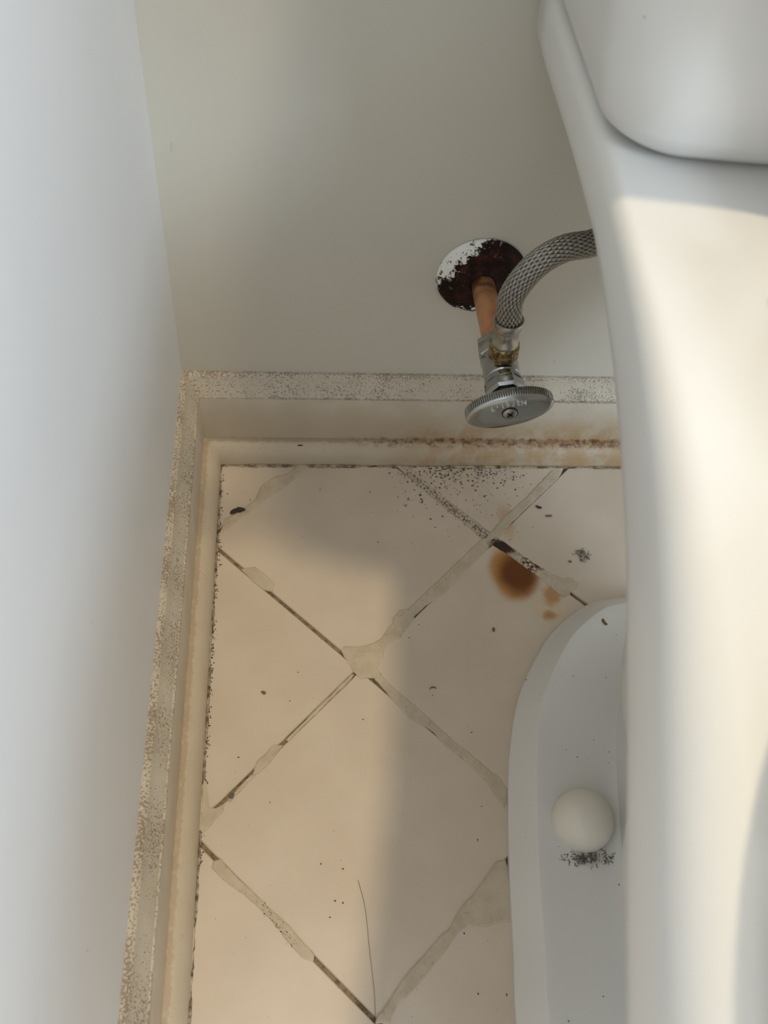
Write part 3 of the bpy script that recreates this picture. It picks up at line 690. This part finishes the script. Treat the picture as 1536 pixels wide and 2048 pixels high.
def braid_r(u, s):
    a = u*NC + s/PITCH*1.0; b = u*NC - s/PITCH*1.0
    ia, ib = math.floor(a), math.floor(b); fa, fb = a-ia, b-ib
    top = (ia+ib) % 2 == 0
    g = fa if top else fb; l = fb if top else fa
    strand = 1.0 - (abs(g-0.5)*2)**6               # flat ribbon with rounded sides
    arch = math.sin(math.pi*l)
    wires = 0.10*math.cos(2*math.pi*g*4)
    return 0.0068 + 0.00085*(strand*(0.35+0.65*arch) + wires*arch)
V, F = tube(path, None, NC*10, braid_r)
mesh('braid', V, F, MAT['braid'], hose, smooth=True)
V, F = tube(path[::6]+[path[-1]], 0.00725, 28); o = mesh('inner_tube', V, F, MAT['rubber'], hose, smooth=True); o['label'] = 'black rubber tube showing through the braid'
V, F = lathe((0.270, -0.056, 0.280), (0, 0, 1), [(0, 0.0085), (0.006, 0.009), (0.007, 0.0125), (0.020, 0.0125)], 12); mesh('tank_nut', V, F, MAT['plastic'], hose)

# ------------------------------------------------------------------ dirt and debris
def crumb(loc, L, Wd, H, ang, seed, bend=0.0):
    rr = random.Random(seed); rings = []; n = 9
    for k in range(n+1):
        t = k/n; x = (t-0.5)*L; r = math.sqrt(max(0.02, 1-(2*t-1)**4))*rr.uniform(0.75, 1.15)
        y = bend*(4*(t-0.5)**2); ring_ = []
        for i in range(9):
            a = 2*math.pi*i/9; q = rr.uniform(0.85, 1.15)
            px, py, pz = x, y+math.cos(a)*Wd/2*r*q, H/2+math.sin(a)*H/2*r*q
            ring_.append((loc[0]+px*math.cos(ang)-py*math.sin(ang), loc[1]+px*math.sin(ang)+py*math.cos(ang), loc[2]+pz))
        rings.append(ring_)
    return loft(rings)
for loc, L, Wd, H, ang, bend, mt, name, label, cat in [
    ((0.0392,-0.0700,0.0006), 0.0120, 0.0042, 0.003, 0.30, -0.0012, 'dirt', 'dirt_crumb', 'black elongated dirt crumb on the smeared joint near the corner', 'dirt'),
    ((0.0866,-0.0185,0.0166), 0.0042, 0.0012, 0.001, 0.05, 0, 'dirt', 'dirt_crumb', 'tiny black sliver lying on the back shoe moulding', 'dirt'),
    ((0.2719,-0.0662,0.0003), 0.0050, 0.0020, 0.0015, -0.5, 0.0008, 'dirt', 'dirt_crumb', 'small dark crumb right of the joint behind the rust stain', 'dirt'),
    ((0.2786,-0.0744,0.0003), 0.0056, 0.0018, 0.0012, 0.05, 0, 'dust', 'dirt_crumb', 'flat grey sliver just in front of the small dark crumb', 'dirt'),
    ((0.2882,-0.1168,0.0003), 0.0024, 0.0018, 0.0010, -0.4, 0, 'dust', 'dirt_crumb', 'tiny grey bit beside the dust clump near the toilet', 'dirt'),
    ((0.2225,-0.1742,0.0003), 0.0036, 0.0016, 0.0012, 1.5, 0, 'dust', 'dirt_crumb', 'small dark grain on the tile between rust stain and toilet foot', 'dirt'),
    ((0.1750,-0.2179,0.0003), 0.0055, 0.0008, 0.0008, 0.1, -0.0016, 'dust', 'lint_thread', 'curved scrap of grey lint on the middle tile', 'lint'),
    ((0.0615,-0.2198,0.0003), 0.0034, 0.0022, 0.0012, -0.5, 0, 'crumb', 'dirt_crumb', 'brown crumb on the lit tile beside the left baseboard', 'dirt'),
    ((0.2965,-0.1800,0.0192), 0.0060, 0.0024, 0.0016, -1.1, 0.0006, 'crumb', 'dirt_crumb', 'brown flake on the rear of the toilet foot', 'dirt'),
    ((0.0432,-0.2893,0.0003), 0.0042, 0.0030, 0.0018, 1.2, 0, 'dust', 'dirt_crumb', 'grey green lump on the thin joint near the left baseboard', 'dirt'),
    ]:
    V, F = crumb(loc, L, Wd, H, ang, int(loc[0]*1e5), bend); tag(mesh(name, V, F, MAT[mt], smooth=True), label, cat)
# fluffy dust clump
def hairs(c, n, spread, seed, r=0.00016, zmax=0.002):
    rr = random.Random(seed); parts = []
    for k in range(n):
        p = Vector((c[0]+rr.gauss(0, spread[0]), c[1]+rr.gauss(0, spread[1]), c[2]+rr.uniform(0.0002, zmax))); a = rr.uniform(0, 6.28); P = [p]
        for j in range(5):
            a += rr.uniform(-0.9, 0.9); p = p + Vector((math.cos(a), math.sin(a), rr.uniform(-0.15, 0.15)))*rr.uniform(0.0003, 0.0008); p.z = max(c[2]+0.0001, p.z); P.append(p)
        parts.append(tube(P, r*rr.uniform(0.6, 1.5), 5))
    return merge(parts)
V, F = hairs((0.2988, -0.1114, 0.0), 55, (0.0028, 0.0022), 4); tag(mesh('dust_clump', V, F, MAT['dust']), 'fluffy grey dust clump on the tile beside the toilet rim', 'dust', kind='stuff')
V, F = hairs((0.2565, -0.3395, 0.0186), 110, (0.0085, 0.0017), 9, 0.0002, 0.0012); tag(mesh('dust_fringe', V, F, MAT['dust']), 'fringe of dark lint under the near edge of the bolt cap', 'dust', kind='stuff')
V, F = hairs((0.2130, -0.0100, 0.128), 0, (0.001, 0.001), 2) if False else tube(catmull([(0.1195,-0.3420,0.0004),(0.1230,-0.3580,0.0005),(0.1245,-0.3800,0.0004),(0.1262,-0.4050,0.0005),(0.1255,-0.4250,0.0004)], 8), 0.00012, 5)
tag(mesh('hair_strand', V, F, MAT['dust']), 'fine hair lying across the large near tile', 'hair')

# loose specks of mould and dirt: nobody could count them
rr = random.Random(21); parts = []
def speck(x, y, z, r):
    n = 5; a0 = rr.uniform(0, 6.28); e = rr.uniform(0.6, 1.5); vs = [(x+math.cos(a0+2*math.pi*i/n)*r*e, y+math.sin(a0+2*math.pi*i/n)*r/e, z) for i in range(n)] + [(x, y, z+r*0.5)]
    parts.append((vs, [(i, (i+1) % n, n) for i in range(n)] + [tuple(range(n))[::-1]]))
for k in range(420):                                   # dense patch by the back moulding
    x = rr.triangular(0.155, 0.275, 0.195); y = -0.0265 - abs(rr.gauss(0, 0.011 if rr.random() < 0.75 else 0.028))
    speck(x, y, 0.0004, rr.choice((0.00022, 0.0003, 0.0004, 0.00055, 0.0008)))
for k in range(60): speck(rr.uniform(0.165, 0.26), rr.uniform(-0.10, -0.03), 0.0004, rr.uniform(0.0002, 0.0005))
for x, y in [(0.0311, -0.0533), (0.0483, -0.059), (0.0876, -0.094), (0.1443, -0.0986), (0.1604, -0.0464), (0.1677, -0.065), (0.1415, -0.0708), (0.1243, -0.0708), (0.1886, -0.0849), (0.1405, -0.0514), (0.1018, -0.0491), (0.0844, -0.2051), (0.079, -0.2259), (0.0466, -0.2642), (0.0669, -0.2938), (0.1269, -0.2401), (0.1989, -0.3001), (0.1108, -0.3353), (0.1056, -0.3534), (0.0977, -0.332), (0.1102, -0.3547), (0.1845, -0.2598), (0.1981, -0.2508), (0.194, -0.3208), (0.1799, -0.3742), (0.1844, -0.4061), (0.2005, -0.4073), (0.1024, -0.3624), (0.2451, -0.0966), (0.2643, -0.0849), (0.2519, -0.0896), (0.1827, -0.0635), (0.1696, -0.1695), (0.1618, -0.1798), (0.1745, -0.2238)]: speck(x, y, 0.0004, rr.uniform(0.00035, 0.0006))
for k in range(170): speck(rr.uniform(0.03, 0.21), rr.uniform(-0.46, -0.03), 0.0004, rr.uniform(0.00010, 0.00026))
for k in range(210):                                   # along the left moulding
    y = -0.03 - rr.random()**0.8*0.30; speck(0.0258+abs(rr.gauss(0, 0.0012)), y, 0.0006, rr.uniform(0.0002, 0.0006))
for k in range(200):                                   # along the joint left of the crossing
    t = rr.random(); x = 0.170+t*0.058; y = -0.031-t*0.064; d = rr.gauss(0, 0.0018); speck(x+d*0.7, y+d*0.7, 0.0009, rr.uniform(0.0002, 0.0006))
for k in range(120):
    t = rr.random(); x = 0.048+t*0.035; y = -0.335-t*0.042; d = rr.gauss(-0.0005, 0.0012)
    if 0.45 < t: speck(x+d*0.7, y+d*0.7, 0.0008, rr.uniform(0.0002, 0.0005))
V, F = merge(parts); tag(mesh('dirt_specks', V, F, MAT['dirt']), 'black specks of mould and dirt scattered over the tiles', 'dirt specks', kind='stuff')
parts = []
for k in range(40): speck(rr.uniform(0.225, 0.33), rr.uniform(-0.44, -0.17), 0.0205, rr.uniform(0.0002, 0.0005))
V, F = merge(parts); tag(mesh('dirt_specks', V, F, MAT['dirt']), 'few dark specks on the toilet foot around the bolt cap', 'dirt specks', kind='stuff')
